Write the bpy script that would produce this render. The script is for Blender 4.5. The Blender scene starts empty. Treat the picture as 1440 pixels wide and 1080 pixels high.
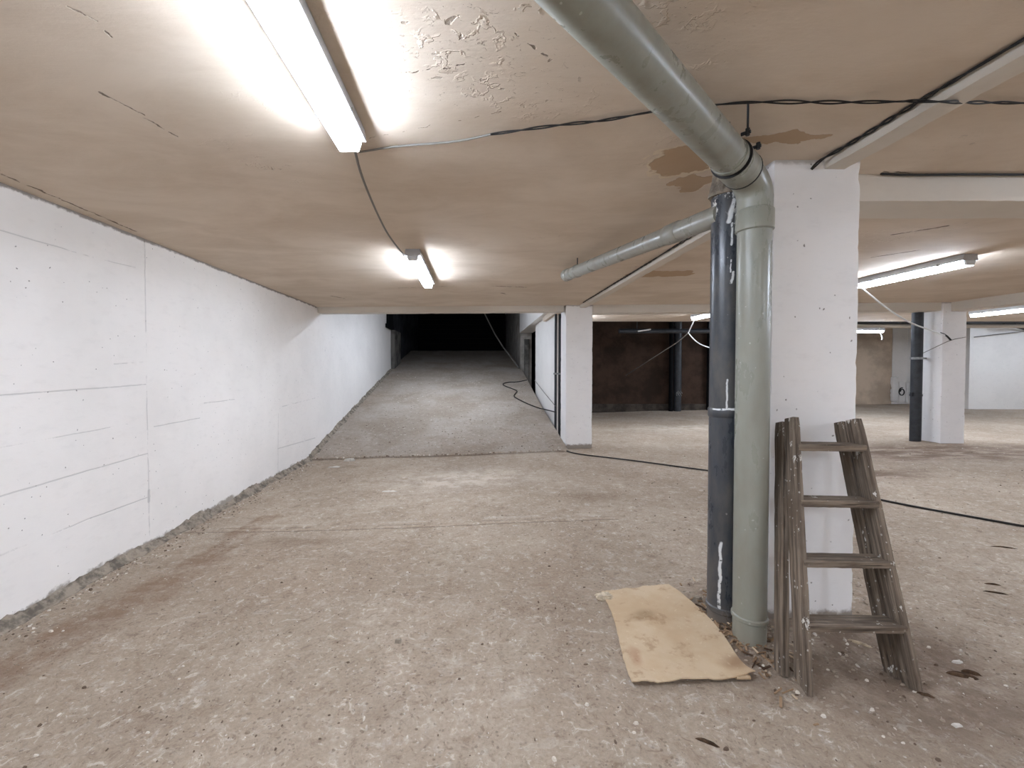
import bpy, math, random
import numpy as np
from mathutils import Vector, Matrix
from mathutils import noise as mn

random.seed(7)
rng = np.random.default_rng(11)
S = bpy.context.scene
C = S.collection
CEIL = 2.4            # ceiling underside
LW = -2.54            # left wall face

# ------------------------------------------------------------------ camera
FPX, PX0, PY0 = 600.0, 668.0, 531.0
PITCH = 12.0 / FPX
cd = bpy.data.cameras.new('camera'); cam = bpy.data.objects.new('camera', cd); C.objects.link(cam)
cd.sensor_width = 36; cd.lens = 36 * FPX / 1440
cd.shift_x = (720 - PX0) / 1440; cd.shift_y = -(540 - PY0) / 1440
cd.clip_start = 0.05; cd.clip_end = 100
cam.location = (0, 0, 1.4); cam.rotation_euler = (math.pi / 2 - PITCH, 0, 0)
S.camera = cam

def ray(px, py):
    x, y, z = (px - PX0) / FPX, 1.0, (PY0 - py) / FPX
    c, s = math.cos(PITCH), math.sin(PITCH)
    return Vector((x, y * c + z * s, -y * s + z * c))
def onz(px, py, z):
    d = ray(px, py); t = (z - 1.4) / d.z
    return Vector((d.x * t, d.y * t, z))
def ony(px, py, Y):
    d = ray(px, py); t = Y / d.y
    return Vector((d.x * t, Y, 1.4 + d.z * t))
def onx(px, py, X):
    d = ray(px, py); t = X / d.x
    return Vector((X, d.y * t, 1.4 + d.z * t))

# ------------------------------------------------------------------ floor height
def fbase(x, y):
    b = np.interp(x, [-2.6, -2.0, 1.5, 7.0, 12.0], [0, 0.012, 0.145, 0.262, 0.30])
    m = 0.05 * np.exp(-(((x - 1.5) / 0.55) ** 2 + ((y - 2.15) / 0.5) ** 2))
    m2 = 0.02 * np.exp(-(((x - 7.1) / 0.6) ** 2 + ((y - 6.6) / 0.5) ** 2))
    lo = 0.008 * np.sin(1.7 * x + 0.6 * y + 1.0) * np.sin(1.1 * y - 0.5 * x)
    return b + m + m2 + lo
def fz(x, y):
    b = float(fbase(x, y))
    v = Vector((x * 3.1, y * 3.1, 0.3)); w = Vector((x * 14, y * 14, 2.3))
    return b + 0.006 * mn.noise(v) + 0.003 * mn.noise(w)
RY = 6.42
def rz(x, y):
    x = min(max(x, LW), 1.42)
    b = float(fbase(x, RY)); d = y - RY
    r = 0.205 * min(d, 6.6) + 0.178 * max(0, min(d - 6.6, 4.2))
    e = 0.012 * (1 if d > 0.05 else 0)
    flat = 1 - min(1, max(0, d / 3))
    return b * flat + (1 - flat) * 0.03 + r + e + 0.008 * mn.noise(Vector((x * 2.5, y * 2.5, 7))) + 0.004 * mn.noise(Vector((x * 11, y * 11, 7)))
def onramp(px, py):
    d = ray(px, py); t = RY + .1
    while t < 20 and 1.4 + d.z * t > rz(d.x * t, d.y * t): t += .01
    return Vector((d.x * t, d.y * t, rz(d.x * t, d.y * t)))
def onfloor(px, py, f=fz):
    z = 0.1
    for _ in range(12):
        p = onz(px, py, z); z = f(p.x, p.y)
    return Vector((p.x, p.y, z))

# ------------------------------------------------------------------ tagging
def tag(o, label=None, cat=None, group=None, kind=None):
    if label: o['label'] = label
    if cat: o['category'] = cat
    if group: o['group'] = group
    if kind: o['kind'] = kind
    return o
def empty(name, loc, label, cat, group=None):
    o = bpy.data.objects.new(name, None); C.objects.link(o); o.location = loc
    o.empty_display_size = 0.1
    return tag(o, label, cat, group)
def link(name, me, mat, parent=None):
    o = bpy.data.objects.new(name, me); C.objects.link(o)
    if mat: me.materials.append(mat)
    if parent is not None:
        o.parent = parent
        o.matrix_parent_inverse = Matrix.Translation(parent.location).inverted()
    return o

class MB:
    def __init__(s): s.v = []; s.f = []
    def add(s, vs, fs):
        n = len(s.v); s.v.extend([tuple(v) for v in vs]); s.f.extend([tuple(i + n for i in f) for f in fs])
    def box(s, x0, x1, y0, y1, z0, z1):
        vs = [(x, y, z) for z in (z0, z1) for y in (y0, y1) for x in (x0, x1)]
        s.add(vs, [(0, 2, 3, 1), (4, 5, 7, 6), (0, 1, 5, 4), (2, 6, 7, 3), (0, 4, 6, 2), (1, 3, 7, 5)])
    def prism(s, poly, z0, z1):           # poly: ccw xy list
        n = len(poly)
        s.add([(x, y, z0) for x, y in poly] + [(x, y, z1) for x, y in poly],
              [tuple(range(n - 1, -1, -1)), tuple(range(n, 2 * n))] + [(i, (i + 1) % n, n + (i + 1) % n, n + i) for i in range(n)])
    def loft(s, rings, caps=True, closed=True):
        n = len(rings[0]); vs = [p for r in rings for p in r]; fs = []
        for k in range(len(rings) - 1):
            for i in range(n if closed else n - 1):
                j = (i + 1) % n
                fs.append((k * n + i, k * n + j, (k + 1) * n + j, (k + 1) * n + i))
        if caps:
            fs.append(tuple(range(n - 1, -1, -1))); m = (len(rings) - 1) * n
            fs.append(tuple(range(m, m + n)))
        s.add(vs, fs)
    def tube(s, pts, r, seg=16, caps=True):
        pts = [Vector(p) for p in pts]; n = len(pts)
        rs = r if isinstance(r, (list, tuple)) else [r] * n
        t = (pts[1] - pts[0]).normalized()
        u = t.orthogonal().normalized(); rings = []
        for i, p in enumerate(pts):
            a = pts[max(0, i - 1)]; b = pts[min(n - 1, i + 1)]
            t2 = (b - a)
            t2 = t2.normalized() if t2.length > 1e-9 else t
            q = t.rotation_difference(t2); u = q @ u; t = t2
            u = (u - t * u.dot(t)).normalized(); w = t.cross(u)
            rings.append([p + (u * math.cos(2 * math.pi * k / seg) + w * math.sin(2 * math.pi * k / seg)) * rs[i] for k in range(seg)])
        s.loft(rings, caps)
    def build(s, name, mat, parent=None, smooth=False, bevel=0):
        me = bpy.data.meshes.new(name); me.from_pydata(s.v, [], s.f); me.update()
        if smooth:
            me.polygons.foreach_set('use_smooth', [True] * len(me.polygons))
            me.set_sharp_from_angle(angle=math.radians(40))
        o = link(name, me, mat, parent)
        if bevel:
            m = o.modifiers.new('bevel', 'BEVEL'); m.width = bevel; m.segments = 2; m.limit_method = 'ANGLE'
        return o

def chaikin(pts, n=2):
    pts = [Vector(p) for p in pts]
    for _ in range(n):
        q = [pts[0]]
        for a, b in zip(pts, pts[1:]): q += [a * .75 + b * .25, a * .25 + b * .75]
        pts = q + [pts[-1]]
    return pts

def rough_box(name, mat, x0, x1, y0, y1, z0, z1, step=0.03, amp=0.002, chip=0.006, parent=None, seed=0.0):
    """box with wavy cast faces and chipped arrises"""
    ax = [np.linspace(a, b, max(2, int(round((b - a) / step)) + 1)) for a, b in ((x0, x1), (y0, y1), (z0, z1))]
    idx = {}; vs = []; fs = []
    L = [len(a) - 1 for a in ax]
    def vid(i, j, k):
        key = (i, j, k)
        if key in idx: return idx[key]
        p = Vector((ax[0][i], ax[1][j], ax[2][k]))
        d = mn.noise_vector(p * 4 + Vector((seed, 0, 0))) * amp + mn.noise_vector(p * 23 + Vector((0, seed, 0))) * amp * 0.5
        on = [(-1 if q == 0 else 1 if q == l else 0) for q, l in zip((i, j, k), L)]
        if sum(1 for q in on if q) >= 2:
            n = mn.noise(p * 17 + Vector((seed, 3, 1))) ; n2 = mn.noise(p * 5 + Vector((2, seed, 1)))
            c = 0.002 + chip * (max(0, n - .15) * 1.1 + max(0, n2 - 0.3) * 1.2 + .8 * max(0, mn.noise(p * 40) - .35))
            d = d - Vector(on) * c
        idx[key] = len(vs); vs.append(tuple(p + d)); return idx[key]
    for a in range(3):
        b, c = (a + 1) % 3, (a + 2) % 3
        for side in (0, L[a]):
            for m in range(L[b]):
                for n in range(L[c]):
                    q = []
                    for (dm, dn) in ((0, 0), (1, 0), (1, 1), (0, 1)):
                        t = [0, 0, 0]; t[a] = side; t[b] = m + dm; t[c] = n + dn
                        q.append(vid(*t))
                    fs.append(tuple(q if side else q[::-1]))
    me = bpy.data.meshes.new(name); me.from_pydata(vs, [], fs); me.update()
    me.polygons.foreach_set('use_smooth', [True] * len(fs)); me.set_sharp_from_angle(angle=math.radians(50))
    return link(name, me, mat, parent)

def grid_surface(name, mat, xs, ys, f, skirt=0.15):
    """height field with a skirt so that it has real thickness"""
    nx, ny = len(xs), len(ys)
    vs = [(x, y, f(x, y)) for y in ys for x in xs]
    fs = [(j * nx + i, j * nx + i + 1, (j + 1) * nx + i + 1, (j + 1) * nx + i) for j in range(ny - 1) for i in range(nx - 1)]
    b = list(range(nx)) + [j * nx + nx - 1 for j in range(1, ny)] + [(ny - 1) * nx + i for i in range(nx - 2, -1, -1)] + [j * nx for j in range(ny - 2, 0, -1)]
    n0 = len(vs); zb = min(v[2] for v in vs) - skirt
    vs += [(vs[i][0], vs[i][1], zb) for i in b]; m = len(b)
    for k in range(m): fs.append((b[k], n0 + k, n0 + (k + 1) % m, b[(k + 1) % m]))
    fs.append(tuple(n0 + k for k in range(m - 1, -1, -1)))
    me = bpy.data.meshes.new(name); me.from_pydata(vs, [], fs); me.update()
    me.polygons.foreach_set('use_smooth', [True] * len(fs)); me.set_sharp_from_angle(angle=math.radians(60))
    return link(name, me, mat)

# ------------------------------------------------------------------ materials
def lin(c):
    f = lambda v: v / 12.92 if v <= 0.04045 else ((v + 0.055) / 1.055) ** 2.4
    return tuple(f(v / 255) for v in c) + (1,)

class NB:
    """small helper for writing node trees"""
    def __init__(s, name, rough=0.9, spec=0.2):
        s.m = bpy.data.materials.new(name); s.m.use_nodes = True; s.t = s.m.node_tree
        s.b = s.t.nodes['Principled BSDF']; s.b.inputs['Roughness'].default_value = rough
        s.b.inputs['Specular IOR Level'].default_value = spec
    def n(s, ty): return s.t.nodes.new(ty)
    def put(s, sock, v):
        if hasattr(v, 'is_output') or isinstance(v, bpy.types.NodeSocket): s.t.links.new(v, sock)
        else: sock.default_value = v
    def math(s, op, a, b=0.0, clamp=False):
        n = s.n('ShaderNodeMath'); n.operation = op; n.use_clamp = clamp
        s.put(n.inputs[0], a); s.put(n.inputs[1], b); return n.outputs[0]
    def vm(s, op, a, b=(0, 0, 0)):
        n = s.n('ShaderNodeVectorMath'); n.operation = op; s.put(n.inputs[0], a); s.put(n.inputs[1], b)
        return n.outputs['Value'] if op in ('DOT_PRODUCT', 'LENGTH', 'DISTANCE') else n.outputs[0]
    def pos(s):
        return s.n('ShaderNodeNewGeometry').outputs['Position']
    def obj(s):
        return s.n('ShaderNodeTexCoord').outputs['Object']
    def xyz(s, v):
        n = s.n('ShaderNodeSeparateXYZ'); s.put(n.inputs[0], v); return n.outputs
    def comb(s, x, y, z=0.0):
        n = s.n('ShaderNodeCombineXYZ'); s.put(n.inputs[0], x); s.put(n.inputs[1], y); s.put(n.inputs[2], z); return n.outputs[0]
    def noise(s, co, scale=5, detail=4, rough=0.55, dist=0.0):
        n = s.n('ShaderNodeTexNoise'); s.put(n.inputs['Vector'], co)
        n.inputs['Scale'].default_value = scale; n.inputs['Detail'].default_value = detail
        n.inputs['Roughness'].default_value = rough; n.inputs['Distortion'].default_value = dist
        return n.outputs['Fac']
    def voro(s, co, scale, feature='F1', out='Distance', rnd=1.0):
        n = s.n('ShaderNodeTexVoronoi'); n.feature = feature; s.put(n.inputs['Vector'], co)
        n.inputs['Scale'].default_value = scale; n.inputs['Randomness'].default_value = rnd
        return n.outputs[out]
    def ss(s, v, a, b, lo=0.0, hi=1.0):
        n = s.n('ShaderNodeMapRange'); n.interpolation_type = 'SMOOTHSTEP'; s.put(n.inputs['Value'], v)
        n.inputs['From Min'].default_value = a; n.inputs['From Max'].default_value = b
        n.inputs['To Min'].default_value = lo; n.inputs['To Max'].default_value = hi
        return n.outputs['Result']
    def mix(s, f, a, b):
        n = s.n('ShaderNodeMix'); n.data_type = 'RGBA'; s.put(n.inputs[0], f)
        s.put(n.inputs[6], a if not isinstance(a, tuple) else lin(a)); s.put(n.inputs[7], b if not isinstance(b, tuple) else lin(b))
        return n.outputs[2]
    def mul(s, a, b): return s.math('MULTIPLY', a, b)
    def mx(s, *a):
        r = a[0]
        for q in a[1:]: r = s.math('MAXIMUM', r, q)
        return r
    def scale(s, co, v): return s.vm('MULTIPLY', co, v)
    def seg(s, uv, a, b, w):
        """1 inside a stroke of half-width w from a to b in the uv plane"""
        ba = Vector((b[0] - a[0], b[1] - a[1], 0)); d = s.vm('SUBTRACT', uv, (a[0], a[1], 0))
        h = s.math('DIVIDE', s.vm('DOT_PRODUCT', d, tuple(ba)), ba.length_squared, True)
        n = s.n('ShaderNodeVectorMath'); n.operation = 'SCALE'; n.inputs[0].default_value = ba; s.put(n.inputs['Scale'], h)
        return s.ss(s.vm('DISTANCE', d, n.outputs[0]), w * 0.45, w, 1.0, 0.0)
    def ell(s, uv, c, r, soft=0.15):
        d = s.vm('MULTIPLY', s.vm('SUBTRACT', uv, (c[0], c[1], 0)), (1 / r[0], 1 / r[1], 0))
        return s.ss(s.vm('LENGTH', d), 1 - soft, 1, 1.0, 0.0)
    def wob(s, co, scale, amt):
        n = s.n('ShaderNodeTexNoise'); s.put(n.inputs['Vector'], co); n.inputs['Scale'].default_value = scale; n.inputs['Detail'].default_value = 4
        return s.vm('ADD', co, s.vm('MULTIPLY', s.vm('SUBTRACT', n.outputs['Color'], (.5, .5, .5)), (amt, amt, amt)))
    def bump(s, h, strength=0.5, dist=0.01, prev=None):
        n = s.n('ShaderNodeBump'); s.put(n.inputs['Height'], h); n.inputs['Strength'].default_value = strength; n.inputs['Distance'].default_value = dist
        if prev is not None: s.put(n.inputs['Normal'], prev)
        return n.outputs[0]
    def done(s, col=None, nrm=None, rough=None):
        if col is not None: s.put(s.b.inputs['Base Color'], col if not isinstance(col, tuple) else lin(col))
        if nrm is not None: s.put(s.b.inputs['Normal'], nrm)
        if rough is not None: s.put(s.b.inputs['Roughness'], rough)
        return s.m

def mat_floor(ramp=False):
    b = NB('dusty_concrete_ramp' if ramp else 'dusty_concrete', 0.95, 0.15)
    P = b.pos(); x, y, z = b.xyz(P)
    flat = b.comb(x, y, 0.0)
    n1 = b.noise(flat, 0.9, 9, 0.62, 0.4); n2 = b.noise(b.vm('ADD', flat, (9, 3, 0)), 2.7, 8, 0.65, 0.6)
    n3 = b.noise(b.vm('ADD', flat, (2, 7, 5)), 0.45, 6, 0.6); fine = b.noise(flat, 55, 5, 0.7)
    g = b.noise(b.vm('ADD', flat, (4, 4, 4)), 13, 7, 0.7, 0.5)
    if ramp: c = b.mix(b.ss(n1, .35, .65), (150, 137, 123), (172, 161, 149))
    else: c = b.mix(b.ss(n1, .35, .65), (164, 148, 130), (182, 167, 149))
    c = b.mix(b.mul(b.ss(n2, .54, .74), .42), c, (140, 121, 104))
    c = b.mix(b.mul(b.ss(n3, .55, .72), .35), c, (146, 123, 103))
    c = b.mix(b.mul(b.ss(g, .54, .7), .6), c, (202, 193, 181))
    c = b.mix(b.mul(b.ss(g, .46, .3), .6), c, (122, 107, 95))
    c = b.mix(b.ss(fine, .3, .7, 0.0, .34), c, (112, 97, 84))
    # grit: dark and pale specks
    v1 = b.voro(b.wob(flat, 30, .01), 38); r1 = b.voro(flat, 9, 'F1', 'Color')
    m1 = b.mul(b.ss(v1, .16, .24, 1, 0), b.ss(n2, .42, .6))
    c = b.mix(b.mul(m1, .42), c, (96, 82, 70))
    v2 = b.voro(b.vm('ADD', b.wob(flat, 25, .012), (3.3, 1.7, 0)), 24)
    m2 = b.mul(b.ss(v2, .09, .15, 1, 0), b.ss(g, .46, .6))
    c = b.mix(b.mul(m2, .8), c, (216, 208, 197))
    h = b.math('ADD', b.mul(g, 1.0), b.math('ADD', b.mul(fine, .35), b.mul(b.mx(m1, m2), .5)))
    if not ramp:
        uv = b.wob(flat, 3.0, .03)
        jl = b.seg(uv, (-2.5, 3.60), (1.2, 3.56), .012); jm = b.seg(uv, (-2.3, 3.68), (1.3, 3.63), .008)
        br = b.ss(b.noise(flat, 2.2, 4), .42, .55)
        c = b.mix(b.mul(b.mx(jl, b.mul(jm, br)), .6), c, (108, 92, 79))
        c = b.mix(b.mul(b.seg(uv, (-2.2, 3.74), (1.4, 3.70), .035), b.mul(br, .25)), c, (200, 190, 176))
        h = b.math('SUBTRACT', h, b.mul(jl, .8))
        k = b.noise(b.wob(flat, 4, .2), 21, 6, .75, 1.0)
        c = b.mix(b.mul(b.ss(k, .56, .64), .6), c, (208, 198, 184)); c = b.mix(b.mul(b.ss(k, .43, .35), .62), c, (122, 105, 90))
        k2 = b.noise(b.wob(b.scale(flat, (1, 1.6, 1)), 3, .3), 6.5, 8, .72, .8)
        c = b.mix(b.mul(b.ss(k2, .54, .66), .45), c, (140, 120, 101)); c = b.mix(b.mul(b.ss(k2, .44, .34), .35), c, (196, 185, 170))
        k3 = b.noise(flat, 70, 4, .8)
        c = b.mix(b.mul(b.ss(k3, .60, .68), .55), c, (104, 88, 75)); h = b.math('ADD', h, b.mul(k3, .3))
        # damp brown drag mark along the left wall
        w2 = b.wob(flat, 2.2, .35)
        st = b.mx(b.seg(w2, (-2.3, 1.2), (-1.95, 3.0), .22), b.seg(w2, (-2.05, 2.6), (-1.9, 4.0), .14))
        c = b.mix(b.mul(st, b.ss(b.noise(flat, 6, 6, .7), .38, .62, .15, .7)), c, (128, 103, 83))
        # dirt trodden round the columns and the far bays
        d1 = b.mx(b.ell(w2, (1.75, 1.75), (.75, .62), .8), b.ell(w2, (1.15, 2.05), (.4, .5), .8))
        c = b.mix(b.mul(d1, b.ss(b.noise(flat, 7, 7, .7), .32, .62, .25, .85)), c, (112, 94, 80))
        d2 = b.mx(b.ell(w2, (6.3, 5.9), (2.4, .8), .7), b.mx(b.ell(w2, (4.2, 4.9), (1.5, .45), .8), b.ell(w2, (8.5, 5.8), (2.2, .9), .8)))
        c = b.mix(b.mul(d2, b.ss(b.noise(b.scale(flat, (1, 2.4, 1)), 2.2, 7, .65), .36, .6, .1, .85)), c, (106, 86, 72))
        d3 = b.mx(b.ell(w2, (1.15, 4.2), (.5, .22), .8), b.ell(w2, (-1.4, 3.35), (.8, .13), .8))
        c = b.mix(b.mul(d3, .4), c, (120, 100, 82))
        # worn pale areas
        p1 = b.mx(b.ell(w2, (-.2, 5.1), (1.5, .7), .9), b.ell(w2, (5.2, 8.6), (3.5, .6), .8))
        c = b.mix(b.mul(p1, b.ss(b.noise(flat, 5, 6, .65), .4, .6, .1, .6)), c, (212, 201, 186))
    nr = b.bump(h, .8, .014)
    nr = b.bump(b.noise(flat, 140, 3, .7), .45, .003, nr)
    nr = b.bump(b.noise(b.wob(flat, 6, .1), 5, 7, .7), .35, .03, nr)
    return b.done(c, nr)

def mat_ceiling():
    b = NB('stained_ceiling_plaster', 0.85, 0.2)
    P = b.pos(); x, y, z = b.xyz(P); f = b.comb(x, y, 0.0)
    st = b.scale(f, (.8, 1.5, 1))
    n1 = b.noise(st, 1.6, 8, .62, .5); n2 = b.noise(f, .8, 6, .6); n3 = b.noise(b.scale(f, (1, 3, 1)), 7, 6, .7)
    c = b.mix(b.ss(n1, .34, .66), (196, 180, 161), (211, 197, 180))
    c = b.mix(b.mul(b.ss(n2, .5, .7), .45), c, (182, 163, 142))
    c = b.mix(b.ss(n3, .35, .7, 0, .3), c, (208, 195, 178))
    w = b.wob(f, 7, .22); w3 = b.wob(f, 14, .05)
    # peeled patches by the main column
    def patch(c0, r): return b.ell(w, c0, r, .06)
    pm = b.mx(patch((1.02, 2.06), (.17, .17)), patch((1.95, 4.5), (.36, .17)), patch((1.33, 1.87), (.17, .05)), patch((1.16, 2.3), (.1, .1)))
    rim = b.mx(b.math('SUBTRACT', b.ell(w, (1.02, 2.06), (.185, .185), .05), patch((1.02, 2.06), (.17, .17))), 0.0)
    c = b.mix(b.mul(pm, .75), c, (166, 137, 104))
    c = b.mix(b.mul(rim, .8), c, (214, 199, 174))
    # pits and scars
    area = b.mx(b.ell(w, (.12, 1.1), (.8, .75), .7), b.mul(b.ss(b.noise(f, 1.7, 3), .56, .68), .8))
    v = b.voro(b.wob(f, 16, .10), 10, 'F1'); pit = b.mul(b.ss(v, .06, .12, 1, 0), area)
    rdg = b.mul(b.ss(b.math('ABSOLUTE', b.math('SUBTRACT', b.noise(b.wob(f, 9, .06), 7, 4, .6), .5)), .012, .03, 1, 0), b.mul(area, b.ss(b.noise(f, 5, 3), .5, .6)))
    s2 = b.mul(b.ss(b.noise(b.scale(w3, (1, 1.7, 1)), 19, 5, .75, 1.5), .62, .68), area)
    def px(a, z=CEIL): p = onz(a[0], a[1], z); return (p.x, p.y)
    cr = []
    for a, q, wd in (((465, 416), (485, 420), .02), ((560, 405), (640, 402), .008), ((98, 12), (135, 28), .006), ((145, 42), (156, 50), .006),
                     ((140, 130), (200, 160), .006), ((200, 165), (250, 192), .007), ((722, 48), (770, 80), .005), ((560, 105), (650, 92), .004),
                     ((690, 402), (740, 404), .02), ((705, 412), (712, 414), .02), ((0, 244), (190, 325), .010), ((520, 195), (740, 150), .002),
                     ((1240, 242), (1440, 250), .007), ((1010, 245), (1030, 228), .02), ((1225, 362), (1290, 352), .02), ((1255, 330), (1330, 318), .02)):
        cr.append(b.seg(w3, px(a), px(q), wd))
    ck = b.mul(b.mx(*cr), b.ss(b.noise(f, 9, 4, .7), .36, .5))
    c = b.mix(b.mul(b.mx(b.mul(pit, .6), b.mul(s2, .4), ck), .85), c, (96, 82, 70))
    h = b.math('SUBTRACT', b.math('ADD', b.mul(n1, .35), b.mul(n3, .25)), b.mx(pit, b.mx(s2, ck)))
    h = b.math('SUBTRACT', b.math('ADD', h, b.mul(rdg, .9)), b.mul(pm, .5))
    nr = b.bump(h, .6, .008)
    # faint board marks of the shuttering
    nr = b.bump(b.noise(b.scale(f, (.8, 3, 1)), 2.5, 5, .65), .16, .012, nr)
    nr = b.bump(b.noise(f, 38, 5, .7), .22, .003, nr)
    return b.done(c, nr)

def mat_white(name, lines=(), left=False, base=(228, 223, 217), dirt_z=None, pits=True):
    b = NB(name, 0.8, 0.25)
    P = b.pos(); x, y, z = b.xyz(P)
    n1 = b.noise(P, 1.3, 6, .6); n2 = b.noise(b.scale(P, (1, 1, 2.5)), 9, 6, .65)
    c = b.mix(b.ss(n1, .4, .7), base, tuple(v - 7 for v in base))
    c = b.mix(b.ss(n2, .5, .78, 0, .35), c, tuple(v - 20 for v in base))
    h = b.mul(n2, .4)
    if left:
        yz = b.comb(y, z, 0.0); w = b.wob(yz, 6, .012); brk = b.noise(yz, 3.1, 5, .7)
        strong = []; faint = []
        for (a, q, wd, s) in lines:
            (strong if s else faint).append(b.seg(w, a, q, wd))
        ls = b.mul(b.mx(*strong), b.ss(brk, .34, .46)); lf = b.mul(b.mx(*faint), b.ss(brk, .42, .54))
        c = b.mix(b.mul(ls, .30), c, (120, 117, 114)); c = b.mix(b.mul(lf, .28), c, (140, 136, 132))
        h = b.math('SUBTRACT', h, b.mx(ls, lf))
        # bare crumbling strip at the foot and ragged grey edge under the ceiling
        zz = b.math('ADD', z, b.mul(b.math('SUBTRACT', b.noise(yz, 5, 6, .7), .5), .22))
        zb = b.math('SUBTRACT', zz, b.mul(b.math('MAXIMUM', b.math('SUBTRACT', y, 6.5), 0.0), .205))
        c = b.mix(b.mul(b.ss(zb, .045, .075, 1, 0), .9), c, (146, 136, 124))
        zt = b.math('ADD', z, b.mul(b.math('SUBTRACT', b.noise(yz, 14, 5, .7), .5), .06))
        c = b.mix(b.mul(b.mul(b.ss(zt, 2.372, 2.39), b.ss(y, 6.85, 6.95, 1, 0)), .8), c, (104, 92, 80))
        # scuffs on the wall along the ramp
        sc = b.mul(b.ss(b.noise(b.scale(yz, (1, 1.6, 1)), 3.5, 7, .75, .8), .6, .68), b.ell(w, (8.4, 1.75), (1.6, .35), .5))
        c = b.mix(b.mul(sc, .4), c, (110, 108, 108))
    if dirt_z is not None:
        zz = b.math('ADD', z, b.mul(b.math('SUBTRACT', b.noise(P, 8, 6, .7), .5), .12))
        c = b.mix(b.mul(b.ss(zz, dirt_z, dirt_z + .03, 1, 0), .9), c, (132, 121, 109))
        top = b.math('ADD', z, b.mul(b.math('SUBTRACT', b.noise(P, 9, 6, .7), .5), .06))
        c = b.mix(b.mul(b.ss(top, 2.375, 2.395), .5), c, (120, 106, 92))
    if pits:
        v = b.voro(b.wob(P, 12, .05), 18); sel = b.ss(b.noise(P, 3, 3), .42, .5)
        pit = b.mul(b.ss(v, .05, .09, 1, 0), sel)
        c = b.mix(b.mul(pit, .8), c, (112, 104, 98)); h = b.math('SUBTRACT', h, pit)
    nr = b.bump(h, .4, .006)
    return b.done(c, nr)

def mat_simple(name, col, rough=.6, spec=.3, var=.0, scale=20, metal=0, bump=0.0, col2=None):
    b = NB(name, rough, spec); b.b.inputs['Metallic'].default_value = metal
    P = b.obj(); n = b.noise(P, scale, 5, .65)
    c2 = col2 or tuple(max(0, int(v * (1 - var))) for v in col)
    c = b.mix(b.ss(n, .38, .65), col, c2)
    return b.done(c, b.bump(n, bump, .004) if bump else None)

def mat_pipe(name, col, streaks=(), dirt=(120, 112, 100), rough=.25):
    b = NB(name, rough, .45)
    P = b.pos(); x, y, z = b.xyz(P); n = b.noise(b.scale(P, (1, 1, .35)), 9, 6, .65)
    c = b.mix(b.ss(n, .4, .7, 0, .35), col, dirt)
    sp = b.mul(b.ss(b.voro(b.wob(P, 20, .03), 26), .07, .11, 1, 0), b.ss(b.noise(P, 4, 3), .52, .6))
    c = b.mix(b.mul(sp, .6), c, (190, 188, 180))
    if streaks:
        xz = b.comb(x, z, 0.0); w = b.wob(xz, 22, .014)
        m = b.mx(*[b.seg(w, a, q, wd) for a, q, wd in streaks])
        m = b.mul(m, b.ss(y, 2.08, 2.1, 1, 0))
        m = b.mul(m, b.ss(b.noise(xz, 30, 4, .7), .36, .46))
        c = b.mix(m, c, (214, 216, 216))
        top = b.mul(b.ss(z, 2.08, 2.2), b.ss(b.noise(b.scale(P, (1, 1, .6)), 22, 5, .7), .54, .58))
        c = b.mix(b.mul(top, .9), c, (206, 206, 202))
    low = b.ss(b.math('ADD', z, b.mul(n, .3)), .28, .42, 1, 0)
    c = b.mix(b.mul(low, .45), c, (142, 128, 112))
    r = b.ss(n, .35, .7, rough, rough + .22)
    return b.done(c, b.bump(n, .08, .004), r)

def mat_wood(name, along):
    b = NB(name, .85, .2)
    P = b.pos(); sc = (70, 70, 2.6) if along == 'z' else (3.5, 70, 70)
    Q = b.obj()
    g = b.noise(b.scale(Q, sc), 1, 6, .65, 0); g2 = b.noise(P, 5, 5, .6); g3 = b.noise(b.scale(Q, tuple(v * .35 for v in sc)), 1, 5, .7)
    c = b.mix(b.ss(g, .3, .7), (70, 60, 51), (136, 122, 107))
    c = b.mix(b.mul(b.ss(g2, .45, .65), .6), c, (88, 76, 65))
    c = b.mix(b.mul(b.ss(g3, .56, .72), .7), c, (150, 133, 114))
    crack = b.ss(b.noise(b.scale(Q, tuple(v * 1.4 for v in sc)), 1, 3, .5), .36, .31)
    c = b.mix(b.mul(crack, .8), c, (48, 40, 34))
    w = b.wob(P, 30, .02)
    sp = b.mul(b.ss(b.voro(w, 42), .13, .19, 1, 0), b.ss(b.noise(P, 7, 3), .5, .6))
    zz = b.xyz(P)[2]
    big = b.ss(b.math('ADD', b.noise(b.scale(P, (1, 1, .5)), 16, 4, .7), b.ss(zz, .75, 1.1, 0, .09 if along == 'z' else 0)), .665, .69)
    c = b.mix(b.mx(b.mul(sp, .55), b.mul(big, .85)), c, (208, 204, 196))
    h = b.math('ADD', b.mul(g, .8), b.mul(b.mx(sp, big), .5))
    return b.done(c, b.bump(b.math('SUBTRACT', h, crack), .5, .004))

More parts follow.
